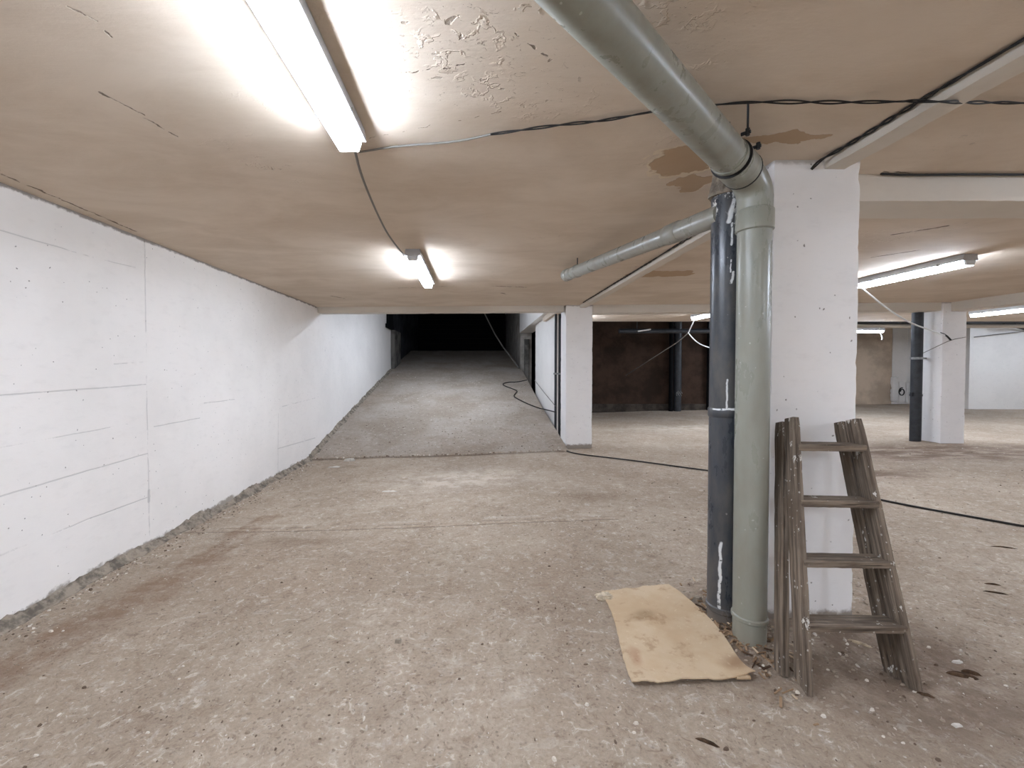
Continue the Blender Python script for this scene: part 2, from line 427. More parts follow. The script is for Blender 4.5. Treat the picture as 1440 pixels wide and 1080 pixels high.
def mat_card():
    b = NB('stained_cardboard', .9, .15)
    P = b.pos(); n = b.noise(P, 4, 6, .6); n2 = b.noise(P, 11, 5, .7); n3 = b.noise(b.scale(P, (2.0, .6, 1)), 9, 4, .6)
    c = b.mix(b.ss(n, .35, .65), (182, 158, 128), (192, 171, 143))
    c = b.mix(b.mul(b.ss(n2, .55, .72), .55), c, (138, 106, 76))
    x, y, z = b.xyz(P); f = b.comb(x, y, 0.0); w = b.wob(f, 8, .1)
    a = onfloor(1035, 935); q = onfloor(905, 868)
    c = b.mix(b.mul(b.ell(w, (a.x, a.y), (.11, .07), .9), .6), c, (122, 86, 56))
    c = b.mix(b.mul(b.ell(w, (q.x, q.y), (.12, .06), .9), .5), c, (128, 104, 76))
    e = onfloor(893, 925); c = b.mix(b.mul(b.ell(w, (e.x, e.y), (.04, .09), .9), .45), c, (146, 98, 72))
    c = b.mix(b.mul(b.ss(b.noise(P, 45, 3, .7), .62, .7), .35), c, (214, 196, 166))
    return b.done(c, b.bump(b.math('ADD', n3, b.mul(n2, .5)), .3, .006))

def mat_rubble(name='loose_grit', cols=((134, 118, 103), (164, 150, 134), (208, 199, 186), (104, 88, 75))):
    b = NB(name, .95, .1)
    r = b.n('ShaderNodeNewGeometry').outputs['Random Per Island']
    c = b.mix(b.ss(r, .0, .5), cols[0], cols[1]); c = b.mix(b.ss(r, .82, .9), c, cols[2]); c = b.mix(b.ss(r, .2, .1), c, cols[3])
    return b.done(c, b.bump(b.noise(b.pos(), 120, 3), .4, .003))

def mat_lamp(col=(0.835, 0.935, 1.11), strength=17.5):
    m = bpy.data.materials.new('lit_diffuser'); m.use_nodes = True; t = m.node_tree
    t.nodes.remove(t.nodes['Principled BSDF'])
    e = t.nodes.new('ShaderNodeEmission'); e.inputs[0].default_value = col + (1,); e.inputs[1].default_value = strength
    t.links.new(e.outputs[0], t.nodes['Material Output'].inputs[0]); return m

def wl(px0, py0, px1, py1, w, s):
    a = onx(px0, py0, LW); q = onx(px1, py1, LW); return ((a.y, a.z), (q.y, q.z), w, s)
WL = [wl(0, 556, 205, 541, .006, 1), wl(0, 698, 208, 638, .006, 1), wl(128, 729, 211, 698, .006, 1), wl(0, 324, 131, 362, .005, 1),
      wl(217, 600, 281, 588, .006, 1), wl(287, 567, 330, 562, .006, 1), wl(214, 463, 250, 467, .005, 0), wl(391, 631, 443, 616, .009, 1),
      wl(397, 572, 443, 560, .008, 0), wl(160, 512, 205, 509, .006, 0), wl(0, 782, 128, 729, .006, 0), wl(0, 630, 180, 597, .005, 0),
      wl(131, 362, 190, 376, .004, 0),
      wl(203, 338, 210, 756, .008, 0), wl(391, 582, 391, 668, .010, 0), wl(209, 690, 209, 705, .018, 1)]
M = {
    'dbase': mat_simple('dirty_dark_plinth', (78, 70, 63), .95, .1, .35, 3, 0, .4),
    'plain': mat_simple('plain_grey_plaster', (158, 152, 144), .95, .15, .2, 3, 0, .4),
    'floor': mat_floor(), 'ramp': mat_floor(True), 'ceil': mat_ceiling(),
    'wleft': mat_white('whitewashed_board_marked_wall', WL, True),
    'white': mat_white('white_painted_concrete', dirt_z=.33),
    'whitewall': mat_white('white_painted_wall', base=(226, 222, 216)),
    'beam': mat_white('painted_beam', base=(206, 198, 186), pits=False),
    'column': mat_white('white_painted_column', base=(232, 230, 228), dirt_z=.20),
    'gasket': mat_simple('black_rubber', (34, 33, 32), .6), 'green': mat_pipe('grey_green_plastic_pipe', (138, 139, 128)),
    'dpipe': mat_pipe('dark_slate_pipe', (58, 62, 68), streaks=(((1.187, .24), (1.190, .56), .0065), ((1.204, 1.21), (1.207, 1.35), .005), ((1.165, 1.205), (1.27, 1.212), .006), ((1.251, 2.06), (1.253, 2.13), .006),
                      ((1.230, 2.09), (1.262, 2.085), .005), ((1.245, 1.98), (1.247, 2.04), .005), ((1.217, 1.99), (1.219, 2.09), .006), ((1.214, 1.86), (1.216, 1.92), .004), ((1.218, 1.81), (1.226, 1.86), .007), ((1.205, 2.10), (1.225, 2.2), .012))),
    'spipe': mat_pipe('small_grey_pipe', (140, 139, 130)),
    'black': mat_simple('black_cable_sheath', (30, 27, 25), .6), 'wcab': mat_simple('white_cable_sheath', (205, 204, 200), .5),
    'gcab': mat_simple('grey_cable_sheath', (120, 116, 110), .6),
    'woodz': mat_wood('weathered_rail_wood', 'z'), 'woodx': mat_wood('weathered_tread_wood', 'x'),
    'card': mat_card(), 'rub': mat_rubble(), 'mortar': mat_simple('crumbled_mortar', (150, 139, 125), .95, .1, .35, 14, 0, .6),
    'lamp': mat_lamp(), 'house': mat_simple('lamp_housing_grey', (176, 178, 182), .5), 'cap': mat_simple('clear_end_piece', (214, 220, 226), .25, .5),
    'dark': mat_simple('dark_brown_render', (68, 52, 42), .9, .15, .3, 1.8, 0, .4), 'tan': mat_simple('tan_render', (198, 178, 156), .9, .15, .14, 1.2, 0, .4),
    'conc': mat_simple('bare_grey_concrete', (112, 108, 102), .95, .15, .35, 3, 0, .5), 'hall': mat_simple('unpainted_concrete_with_shade', (62, 62, 66), .95, .1, .3, 2, 0, .4),  # hall grey darkened so the ramp hall reads as unlit
    'blk': mat_simple('black_paint_and_shade', (14, 14, 16), .8, .1), 'dmetal': mat_simple('dark_painted_iron', (44, 46, 50), .5, .4, .3, 10),  # this black also stands for shade at the ramp head and alcove
    'duct': mat_simple('dark_grey_duct', (52, 51, 50), .7), 'tanpipe': mat_simple('beige_painted_pipe', (168, 156, 140), .6),
    'steel': mat_simple('galvanised_clip', (150, 150, 148), .4, .5, .2, 12, .6), 'plaster': mat_simple('broken_plaster', (212, 206, 196), .9, .1, .12, 20, 0, .4),
    'chipwood': mat_simple('splintered_wood', (92, 72, 55), .9, .1, .4, 30, 0, .5), 'palewood': mat_simple('pale_wood_chip', (186, 168, 142), .9, .1, .2, 30),
    'paper': mat_simple('torn_paper', (206, 190, 166), .9, .1, .22, 30, 0, .4),
}

# ------------------------------------------------------------------ setting
def st(o): o['kind'] = 'structure'; return o

xs = np.unique(np.concatenate([np.arange(LW - .06, 4.0, .045), np.arange(4.0, 16.7, .16)]))
ys = np.unique(np.concatenate([np.arange(-3.6, .6, .2), np.arange(.6, 3.2, .035), np.arange(3.2, RY, .06), np.linspace(RY - .02, RY + .06, 3)]))
st(grid_surface('floor', M['floor'], [float(v) for v in xs], [float(v) for v in ys], fz))
xs2 = np.unique(np.concatenate([np.arange(1.43, 4.0, .07), np.arange(4.0, 16.7, .16)]))
ys2 = np.arange(RY + .06, 15.6, .11)
st(grid_surface('floor_rear', M['floor'], [float(v) for v in xs2], [float(v) for v in ys2], fz))
xs3 = np.linspace(LW - .06, 1.425, 70); ys3 = np.unique(np.concatenate([np.arange(RY + .061, 8.5, .05), np.arange(8.5, 22.2, .14)]))
st(grid_surface('floor_ramp', M['ramp'], [float(v) for v in xs3], [float(v) for v in ys3], rz, .3))

def slab(name, mat, *a):
    m = MB(); m.box(*a); return st(m.build(name, mat))
ceil = slab('ceiling', M['ceil'], LW - .3, 1.43, -3.7, 6.9, CEIL, CEIL + .25)
slab('ceiling_bays', M['ceil'], 1.43, 16.7, -3.7, 9.0, CEIL, CEIL + .25)
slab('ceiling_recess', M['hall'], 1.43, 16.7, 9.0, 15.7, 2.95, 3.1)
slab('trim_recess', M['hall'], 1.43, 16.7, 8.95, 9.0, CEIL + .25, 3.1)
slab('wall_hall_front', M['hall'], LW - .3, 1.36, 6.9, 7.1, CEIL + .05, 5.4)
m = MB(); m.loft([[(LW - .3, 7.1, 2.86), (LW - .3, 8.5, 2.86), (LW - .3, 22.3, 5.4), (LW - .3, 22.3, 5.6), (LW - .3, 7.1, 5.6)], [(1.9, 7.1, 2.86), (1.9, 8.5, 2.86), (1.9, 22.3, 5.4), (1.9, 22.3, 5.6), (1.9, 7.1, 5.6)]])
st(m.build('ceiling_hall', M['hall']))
slab('wall_back', M['whitewall'], LW - .3, 16.7, -3.7, -3.55, -.4, CEIL)
slab('wall_right', M['whitewall'], 16.55, 16.7, -3.55, 15.7, -.3, 3.1)
# left wall in two pours
def wall_panel(name, mat, X, y0, y1, z0, z1, step):
    ny = int((y1 - y0) / step) + 1; nz = max(2, int((z1 - z0) / step) + 1)
    Y = np.linspace(y0, y1, ny); Z = np.linspace(z0, z1, nz)
    vs = [(X + .006 * mn.noise(Vector((3, y * .9, z * 1.5))) + .002 * mn.noise(Vector((1, y * 7, z * 7))), y, z) for z in Z for y in Y]
    fs = [(j * ny + i, j * ny + i + 1, (j + 1) * ny + i + 1, (j + 1) * ny + i) for j in range(nz - 1) for i in range(ny - 1)]
    b = list(range(ny)) + [j * ny + ny - 1 for j in range(1, nz)] + [(nz - 1) * ny + i for i in range(ny - 2, -1, -1)] + [j * ny for j in range(nz - 2, 0, -1)]
    n0 = len(vs); vs += [(X - .28, vs[i][1], vs[i][2]) for i in b]; m = len(b)
    for k in range(m): fs.append((b[(k + 1) % m], n0 + (k + 1) % m, n0 + k, b[k]))
    fs.append(tuple(n0 + k for k in range(m)))
    me = bpy.data.meshes.new(name); me.from_pydata(vs, [], fs); me.update()
    me.polygons.foreach_set('use_smooth', [True] * len(fs)); me.set_sharp_from_angle(angle=math.radians(50))
    return st(link(name, me, mat))
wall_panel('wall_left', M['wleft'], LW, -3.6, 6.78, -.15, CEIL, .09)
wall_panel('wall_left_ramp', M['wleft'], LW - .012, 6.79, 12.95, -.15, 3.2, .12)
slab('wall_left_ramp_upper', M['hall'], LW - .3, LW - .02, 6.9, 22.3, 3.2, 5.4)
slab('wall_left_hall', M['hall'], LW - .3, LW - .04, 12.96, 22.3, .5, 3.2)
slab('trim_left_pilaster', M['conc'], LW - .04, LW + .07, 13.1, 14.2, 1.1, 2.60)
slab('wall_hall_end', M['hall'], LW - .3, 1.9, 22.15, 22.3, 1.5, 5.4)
# assumed roller shutter, coloured black for the unlit head of the ramp
m = MB()
for k in range(14): m.box(LW + .02, 1.33, 19.0 - .012 * (k % 2), 19.06, 2.12 + k * .21, 2.12 + k * .21 + .205)
st(m.build('door_1', M['blk']))
# ramp, right side: wall, header and wall panel
slab('wall_ramp_right', M['plain'], 1.38, 1.72, 13.0, 22.2, .1, 5.4)
st(rough_box('trim_header', M['whitewall'], 1.355, 1.75, 7.12, 13.0, 2.5, 5.4, .12, .002, .004))
st(rough_box('wall_ramp_panel', M['whitewall'], 1.50, 1.84, 7.95, 10.62, .05, 2.52, .06, .003, .012))
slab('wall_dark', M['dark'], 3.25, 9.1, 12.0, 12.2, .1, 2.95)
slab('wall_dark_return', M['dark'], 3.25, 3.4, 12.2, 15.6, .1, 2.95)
slab('wall_alcove', M['blk'], 1.43, 3.4, 15.4, 15.6, .1, 2.95)  # alcove back coloured black to stand for the unlit opening
slab('wall_tan_return', M['tan'], 9.0, 9.1, 12.2, 13.4, .1, 2.95)
slab('wall_tan', M['tan'], 9.0, 13.09, 13.4, 13.6, .1, 2.95)
slab('wall_white_corner', M['whitewall'], 13.09, 13.7, 13.385, 13.6, .1, 2.95)
slab('wall_white_far', M['whitewall'], 13.55, 16.6, 11.7, 13.5, .1, 2.95)
slab('baseboard_dark', M['dbase'], 3.26, 9.1, 11.96, 12.0, .2, .42)

# beams
def rough_prism(name, mat, x0, y0, x1, y1, depth, z0, z1):
    o = rough_box(name, mat, 0, math.hypot(x1 - x0, y1 - y0), 0, depth, z0, z1, .07, .0025, .006, seed=x0)
    o.location = (x0, y0, 0); o.rotation_euler = (0, 0, math.atan2(y1 - y0, x1 - x0)); return st(o)
rough_prism('trim_beam_left', M['beam'], LW + .0, 6.9, 1.40, 6.72, .20, 2.305, 2.46)
rough_prism('trim_beam_middle', M['beam'], 1.84, 6.66, 7.0, 6.42, .28, 2.275, 2.42)
st(rough_box('trim_beam_near', M['beam'], 1.84, 7.1, 2.21, 2.47, 2.262, 2.42, .06, .002, .006))
st(rough_box('trim_beam_side', M['beam'], 7.12, 7.34, 2.4, 6.42, 2.26, 2.42, .06, .002, .006))
st(rough_box('trim_ceiling_rib', M['beam'], 1.665, 1.765, -1.5, 2.06, 2.352, 2.42, .035, .003, .008))
st(rough_box('trim_ceiling_rib_rear', M['beam'], 1.635, 1.735, 2.48, 6.68, 2.355, 2.42, .035, .003, .008))

# crumbled mortar along the foot of the left wall
def fillet(name, X, y0, y1, f, step=.03):
    rings = []
    for y in np.arange(y0, y1, step):
        n = mn.noise(Vector((5, y * 3, 0))); n2 = mn.noise(Vector((9, y * 17, 0))); q = max(.015, .045 + .03 * n + .018 * n2); h = max(.012, .06 + .05 * mn.noise(Vector((1, y * 2.2, 4))) + .03 * mn.noise(Vector((1, y * 19, 4))))
        z = f(X + .05, y)
        rings.append([(X - .03, y, z - .05), (X + q * 1.5, y, z - .05), (X + q * 1.35, y, z + .006), (X + q * .8, y, z + h * (.35 + .2 * n2)), (X + q * .3, y, z + h * .8), (X - .02, y, z + h)])
    m = MB(); m.loft(rings); return st(m.build(name, M['mortar']))
fillet('baseboard_left', LW, -3.5, 6.5, fz); fillet('baseboard_left_ramp', LW - .01, 6.5, 12.9, rz, .06)

# ------------------------------------------------------------------ columns
def column(label, x0, x1, y0, y1, seed, step=.03):
    o = rough_box('concrete_column', M['column'], x0, x1, y0, y1, float(fbase((x0 + x1) / 2, y0)) - .06, CEIL + .01, step, .0018, .007, seed=seed)
    return tag(o, label, 'column')
column('thick white concrete column with the two drainpipes and ladder against it', 1.43, 1.845, 2.06, 2.48, 1.0, .025)
column('slim white concrete column at the foot of the ramp', 1.425, 1.84, 6.69, 7.1, 2.0)
column('white concrete column on the right with a dark pipe beside it', 7.0, 7.36, 6.4, 6.82, 3.0)

# ------------------------------------------------------------------ lamps
def lamp(label, x, y0, y1, group='ceiling strip lamps', along='y', z=CEIL):
    root = empty('strip_lamp', (x, (y0 + y1) / 2, z) if along == 'y' else ((y0 + y1) / 2, x, z), label, 'lamp', group)
    def put(prof, a, b, name, mat, sc=1.0, parent=root, capz=0):
        rings = []
        for t in (a, b):
            rings.append([((x + u, t, z + v) if along == 'y' else (t, x - u, z + v)) for u, v in prof])
        m = MB(); m.loft(rings); return m.build(name, mat, parent, bevel=.003)
    put([(-.060, .001), (-.068, -.055), (.068, -.055), (.060, .001)], y0, y1, 'housing', M['house'])
    e = .012
    put([(-.048, -.056), (-.048, -.070), (-.039, -.100), (.039, -.100), (.048, -.070), (.048, -.056)], y0 + e, y1 - e, 'diffuser', M['lamp'])
    pr = [(-.049, -.056), (-.048, -.069), (-.038, -.098), (.038, -.098), (.048, -.069), (.049, -.056)]
    pr2 = [(u * .92, -.056 + (v + .056) * .88) for u, v in pr]
    for a, b in ((y0 + e, y0), (y1 - e, y1)):
        rings = [[((x + u, t, z + v) if along == 'y' else (t, x - u, z + v)) for u, v in p] for t, p in ((a, pr), (b, pr2))]
        m = MB(); m.loft(rings); m.build('end_cap', M['cap'], root)
    for t in (y0 + .2, y1 - .2):
        put([(-.070, -.036), (-.071, -.062), (-.049, -.062), (-.066, -.036)], t - .012, t + .012, 'clip', M['steel'])
        put([(.066, -.036), (.049, -.062), (.071, -.062), (.070, -.036)], t - .012, t + .012, 'clip', M['steel'])
    return root
lamp('nearest strip lamp, huge at the top left, cut by the upper edge', -.52, .60, 1.80)
lamp('small strip lamp on the ceiling in front of the ramp', -.52, 3.57, 4.76)
L_slant = lamp('slanting strip lamp on the ceiling just right of the thick column', 4.30, 3.72, 4.78)
L_peek = lamp('strip lamp whose lit end peeks out left of the dark drainpipe', 4.02, 6.95, 7.86)
lamp('strip lamp at the right edge, beyond the right-hand column', 8.62, 6.2, 7.42)
L_tan = lamp('short lit strip lamp under the beige pipe by the tan wall', 9.5, 7.95, 9.05, along='x', z=2.31)
lamp('strip lamp on the ceiling behind the viewer, left aisle', -.52, -2.4, -1.2)
lamp('strip lamp on the ceiling behind the viewer, right bay', 4.3, -2.2, -1.0)
lamp('strip lamp on the ceiling out of view to the right', 4.3, .6, 1.8)
lamp('strip lamp on the ceiling out of view far to the right', 9.0, 2.6, 3.8)

lamp('added fill lamp on the ceiling, unseen behind the thick column', 6.0, 7.45, 8.65)  # added light for the far bays, no fixture seen here
lamp('added fill lamp on the ceiling, out of view far right', 13.2, 7.0, 8.2)  # added to brighten the right bays and the white far wall
lamp('strip lamp across the ramp hall ceiling, hidden just above the beam', 8.1, -1.15, .05, along='x', z=2.86)
lamp('added fill lamp across the ramp hall ceiling, higher up the ramp', 9.9, -1.15, .05, along='x', z=3.119)  # added to lift the upper ramp
lamp('added fill lamp across the ramp hall ceiling, level with the white panel', 9.0, -.95, -.35, along='x', z=2.953)  # extra fill added for the ramp floor and its side walls
lamp('added fill lamp on the ceiling, unseen behind the slim ramp column', 1.98, 7.95, 8.5)  # added to raise the far floor, screened by the slim column
lamp('added fill lamp on the recess ceiling out of view, before the white far wall', 14.2, 9.5, 10.7, z=2.95)  # added to light the white far wall from outside the frame
lamp('added fill lamp on the ceiling far right, out of view', 7.2, -.6, .6)  # added to even out the light on the right
lamp('added fill lamp on the ceiling directly behind the viewer', 1.7, -2.6, -1.4)  # added to even out the foreground light
lamp('added fill lamp on the ceiling by the far right wall, out of view', 12.6, 2.6, 3.8)  # added fill for the right-hand bays
lamp('added fill lamp on the high recess ceiling, unseen behind the thick column', 8.0, 9.9, 11.0, z=2.95)  # added to light the tan wall, kept out of sight
lamp('added fill lamp on the ceiling out of view, before the white far wall', 11.3, 6.7, 7.9)  # added as side fill for the white far wall
# ------------------------------------------------------------------ drainpipes
# grey-green stack
gx, gy, gr = 1.265, 1.945, .068
root = empty('drain_pipe', (gx, gy, .15), 'grey-green drainpipe that bends from the ceiling down the column', 'pipe')
E = ony(1046, 243, 1.885); P0 = onz(822, 0, 2.285)
dv = (P0 - E).normalized(); far = E + dv * 1.75
zb = fz(gx, gy) - .02
zt = 2.13
m = MB(); m.tube([(gx, gy, zb), (gx, gy, 1.0), (gx, gy, zt - .05)], gr, 32); m.build('downpipe', M['green'], root, True)
m = MB(); m.tube([(gx, gy, zt - .11), (gx, gy, zt - .105), (gx, gy, zt - .02), (gx, gy, zt - .012)], [gr + .002, gr + .008, gr + .008, gr + .003], 32); m.build('socket', M['green'], root, True)
m = MB(); m.tube([(gx, gy, zb + .11), (gx, gy, zb + .114), (gx, gy, zb + .128), (gx, gy, zb + .132)], [gr + .002, gr + .006, gr + .006, gr + .002], 32); m.build('socket_ring', M['green'], root, True)
# elbow
e0 = E + dv * .02; b1 = Vector((gx, gy, zt)); ctrl = [b1 - Vector((0, 0, .03)), b1, b1 + Vector((-.004, -.006, .06)), (b1 + Vector((0, 0, .09))) * .55 + E * .45, E, e0 + dv * .05]
m = MB(); m.tube(chaikin(ctrl, 3), gr + .003, 32); m.build('elbow', M['green'], root, True)
endp = [E + dv * .05, E + dv * .6, E + dv * 1.2, far]
m = MB(); m.tube(endp + [far + dv * .06 + Vector((0, 0, .03)), far + dv * .09 + Vector((0, 0, .12))], gr, 32); m.build('ceiling_run', M['green'], root, True)
m = MB(); m.tube([E + dv * .03, E + dv * .034, E + dv * .165, E + dv * .17], [gr + .003, gr + .009, gr + .009, gr + .003], 32); m.build('coupling', M['green'], root, True)
for t in (.028, .172):
    m = MB(); m.tube([E + dv * (t - .003), E + dv * (t + .003)], gr + .0105, 32); m.build('gasket', M['gasket'], root, True)
# clamps with bolts
sd = dv.cross(Vector((0, 0, 1))).normalized()
for t, s in ((.20, 1),):
    q = E + dv * t
    m = MB(); m.tube([q - dv * .012, q + dv * .012], gr + .004, 32)
    m.tube([q + Vector((0, 0, gr)), (q.x, q.y, CEIL)], .005, 8); m.build('pipe_clamp', M['green'], root, True)
for t in (.14, .28):
    q = E + dv * t + sd * -(gr + .02) + Vector((0, 0, .03))
    m = MB(); m.tube([q - sd * .010, q + sd * .022], .007, 6); m.tube([q - Vector((0, 0, .012)), q + Vector((0, 0, .014))], .008, 6)
    if t == .28: m.tube([q, (q.x, q.y, CEIL)], .004, 6)
    m.build('clamp_bolt', M['dmetal'], root)

# dark slate stack with its small branch
dx, dy, dr = 1.238, 2.105, .073
root = empty('drain_pipe', (dx, dy, .15), 'dark slate drainpipe with white paint drips, left of the grey-green pipe', 'pipe')
zb2 = fz(dx, dy) - .02
m = MB(); m.tube([(dx, dy, zb2), (dx, dy, 1.0), (dx, dy, 2.27)], dr, 32); m.build('downpipe', M['dpipe'], root, True)
m = MB(); m.tube([(dx, dy, 1.165), (dx, dy, 1.17), (dx, dy, 1.205), (dx, dy, 1.21)], [dr + .001, dr + .005, dr + .005, dr + .001], 32); m.build('joint_ring', M['dpipe'], root, True)
m = MB(); m.tube([(dx, dy, zb2 + .06), (dx, dy, zb2 + .065), (dx, dy, zb2 + .085), (dx, dy, zb2 + .09)], [dr + .001, dr + .006, dr + .006, dr + .001], 32); m.build('foot_ring', M['dpipe'], root, True)
m = MB()
rings = []
for k, z in enumerate((2.24, 2.29, 2.33, 2.37, CEIL)):
    rings.append([(dx + (dr + .012 - .006 * k + .02 * mn.noise(Vector((math.cos(a) * 2, math.sin(a) * 2, z * 30)))) * math.cos(a), dy + (dr + .012 - .006 * k + .02 * mn.noise(Vector((math.cos(a) * 2 + 4, math.sin(a) * 2, z * 30)))) * math.sin(a), z + .012 * mn.noise(Vector((math.cos(a) * 3, math.sin(a) * 3, z * 9))) * (0 if k == 4 else 1)) for a in np.linspace(0, 2 * math.pi, 24, endpoint=False)])
m.loft(rings); tag(m.build('plaster_collar', M['mortar'], root), 'ragged plaster collar at the ceiling')
B0 = Vector((1.20, 2.11, 2.155)); B1 = ony(797, 387, 4.12)
bd = (B1 - B0).normalized(); br = .052
bp = MB(); bp.tube([B0 - bd * .02, B0 + bd * .8, B1], br, 24); bp = bp.build('branch_pipe', M['spipe'], root, True); tag(bp, 'thin light grey branch pipe running under the ceiling')
def ring(a, b, nm='coupling'):
    m = MB(); m.tube([B0 + bd * a, B0 + bd * (a + .006), B0 + bd * (b - .006), B0 + bd * b], [br + .001, br + .006, br + .006, br + .001], 24); m.build(nm, M['spipe'], bp, True)
Lb = (B1 - B0).length
ring(.30, .42); ring(Lb - .28, Lb - .24); ring(Lb - .06, Lb + .02, 'end_cap')
for t in (Lb - .26,):
    q = B0 + bd * t; m = MB(); m.tube([q + Vector((0, 0, br)), (q.x, q.y, CEIL)], .005, 8); m.build('hanger', M['dmetal'], bp)
# far dark pipe by the right column
root = empty('drain_pipe', (6.86, 6.63, .25), 'dark upright pipe against the right-hand white column', 'pipe')
m = MB(); m.tube([(6.86, 6.63, fz(6.86, 6.63) - .02), (6.86, 6.63, 1.4), (6.86, 6.63, 2.274)], .068, 24); m.build('downpipe', M['dmetal'], root, True)
m = MB(); m.tube([(6.86, 6.63, 1.55), (6.86, 6.63, 1.585)], .076, 24); m.box(6.93, 7.0, 6.615, 6.645, 1.555, 1.58); m.build('pipe_clamp', M['steel'], root, True)
m = MB(); m.tube([(6.86, 6.63, .98), (6.86, 6.63, 1.01)], .074, 24); m.box(6.76, 6.80, 6.6, 6.63, .98, 1.04); m.build('pipe_clamp', M['dmetal'], root, True)
# horizontal pipes and duct in the far bays
m = MB(); m.tube([(3.2, 9.5, 2.245), (7.2, 9.5, 2.245)], .05, 16); o = m.build('horizontal_pipe', M['dmetal'], None, True); tag(o, 'dark horizontal pipe across the top of the dark far bay', 'pipe'); hp1 = o
for a in (3.6, 5.2, 6.8):
    m = MB(); m.tube([(a, 9.5, 2.28), (a, 9.5, 2.955)], .008, 6); m.build('hanger', M['dmetal'], hp1)
m = MB(); m.tube([(7.2, 9.5, 2.352), (12.4, 9.5, 2.352)], .042, 16); o = m.build('horizontal_pipe', M['tanpipe'], None, True); tag(o, 'beige horizontal pipe above the tan far wall', 'pipe')
for a in (7.6, 9.4, 12.0):
    m = MB(); m.tube([(a, 9.5, 2.38), (a, 9.5, 2.955)], .008, 6); m.build('hanger', M['dmetal'], o)
m = MB(); m.box(9.15, 16.5, 11.4, 11.68, 2.62, 2.78); o = m.build('duct', M['duct'], None); tag(o, 'long dark square duct under the far ceiling on the right', 'duct')
# dark posts in the dark bay
root = empty('drain_pipe', (5.42, 11.85, .28), 'black pipe standing against the dark brown far wall', 'pipe')
zf = fz(5.42, 11.8)
m = MB(); m.tube([(5.42, 11.8, zf - .02), (5.42, 11.8, 2.9)], .055, 16); m.build('downpipe', M['blk'], root, True)
m = MB(); m.tube([(5.60, 11.8, zf - .02), (5.60, 11.8, 2.9)], .10, 16); m.build('downpipe', M['dmetal'], root, True)
for k in range(5):
    m = MB(); z = .72 + .03 * (k % 2); a = 5.54 + .03 * k
    m.tube([(a + .02 * math.cos(t), 11.685, z + .05 * math.sin(t)) for t in np.linspace(0, 5.2, 10)], .005, 6); m.build('pipe_bracket', M['steel'], root)
o = MB(); o.tube([(6.52, 11.92, fz(6.5, 11.9) - .02), (6.52, 11.92, 2.9)], .045, 12); o = o.build('thin_pipe', M['blk'], None, True); tag(o, 'thin black upright pipe in the dark bay beside the slate drainpipe', 'pipe')
# twin black pipes between the ramp panel and the slim column
root = empty('twin_pipe', (1.52, 7.75, .3), 'pair of thin black upright pipes behind the slim ramp column', 'pipe')
for a, r in ((1.47, .022), (1.55, .03)):
    m = MB(); m.tube([(a, 7.78, .12), (a, 7.78, 2.5)], r, 12); m.build('pipe', M['dmetal'], root, True)
m = MB(); m.box(1.43, 1.60, 7.75, 7.80, 1.3, 1.33); m.build('pipe_clamp', M['steel'], root)
# grey lagged pipe in the black opening
m = MB(); m.tube([(1.56, 12.9, .3), (1.56, 12.9, 1.5), (1.56, 12.88, 2.0), (1.56, 12.86, 2.3)], [.07, .08, .075, .08], 14); o = m.build('lagged_pipe', M['conc'], None, True); tag(o, 'grey lagged pipe standing in the black opening beside the ramp', 'pipe')
# iron bracket on top of the left ramp wall
m = MB(); m.box(LW - .01, LW + .07, 12.3, 12.95, 2.66, 3.15); m.box(LW - .01, LW + .10, 12.15, 12.9, 2.58, 2.70); o = m.build('iron_bracket', M['blk'], None, bevel=.01); tag(o, 'black iron bracket at the far end of the left ramp wall', 'bracket')

# ------------------------------------------------------------------ ladder
def rail(pa, pb, wx, d, name, root, n=26, seed=0.0, cut=0.0):
    pa, pb = Vector(pa), Vector(pb); t = (pb - pa).normalized()
    xa = Vector((1, 0, 0)); xa = (xa - t * xa.dot(t)).normalized(); ya = t.cross(xa).normalized()
    rings = []; L = (pb - pa).length
    for i in range(n + 1):
        p = Vector((0, 0, L * i / n)); k = .90 if i in (0, n) else 1.0
        rg = []
        for u, v in ((-1, -.86), (-.86, -1), (.86, -1), (1, -.86), (1, .86), (.86, 1), (-.86, 1), (-1, .86)):
            q = p + Vector((u * wx / 2 * k, v * d / 2 * k, 0))
            if i == 0: q.z += .03 * cut * (v + 1)
            q += mn.noise_vector(q * 14 + Vector((seed * 5, 0, 0))) * .0018 + mn.noise_vector(q * 60 + Vector((seed, 0, 0))) * .0011
            rg.append(q)
        rings.append(rg)
    m = MB(); m.loft(rings); o = m.build(name, M['woodz'], root, True)
    R = Matrix((xa, ya, t)).transposed().to_4x4(); R.translation = pa
    o.matrix_basis = R; return o
def proj(p):
    c, s = math.cos(PITCH), math.sin(PITCH); x, y, z = p[0], p[1], p[2] - 1.4
    yc = y * c - z * s; zc = y * s + z * c
    return PX0 + FPX * x / yc, PY0 - FPX * zc / yc
fl = onfloor(1131, 974); fr = onfloor(1283, 968)
tl = ony(1113, 588, 1.925); tr = ony(1200, 590, 1.925)
rl = onfloor(1112, 952); rl.y += .0; rr = onfloor(1256, 958)
rtl = ony(1099, 594, 2.005); rtr = ony(1182, 594, 2.005)
rl = Vector((fl.x - .018, fl.y + .098, 0)); rl.z = fz(rl.x, rl.y); rr = Vector((fr.x - .014, fr.y + .062, 0)); rr.z = fz(rr.x, rr.y)
lad = empty('step_ladder', ((fl.x + fr.x) / 2, (fl.y + fr.y) / 2, fl.z), 'old paint-splashed wooden stepladder folded against the thick white column', 'ladder')
rail(fl, tl, .030, .064, 'front_rail', lad, seed=1, cut=1); rail(fr, tr, .030, .064, 'front_rail', lad, seed=2)
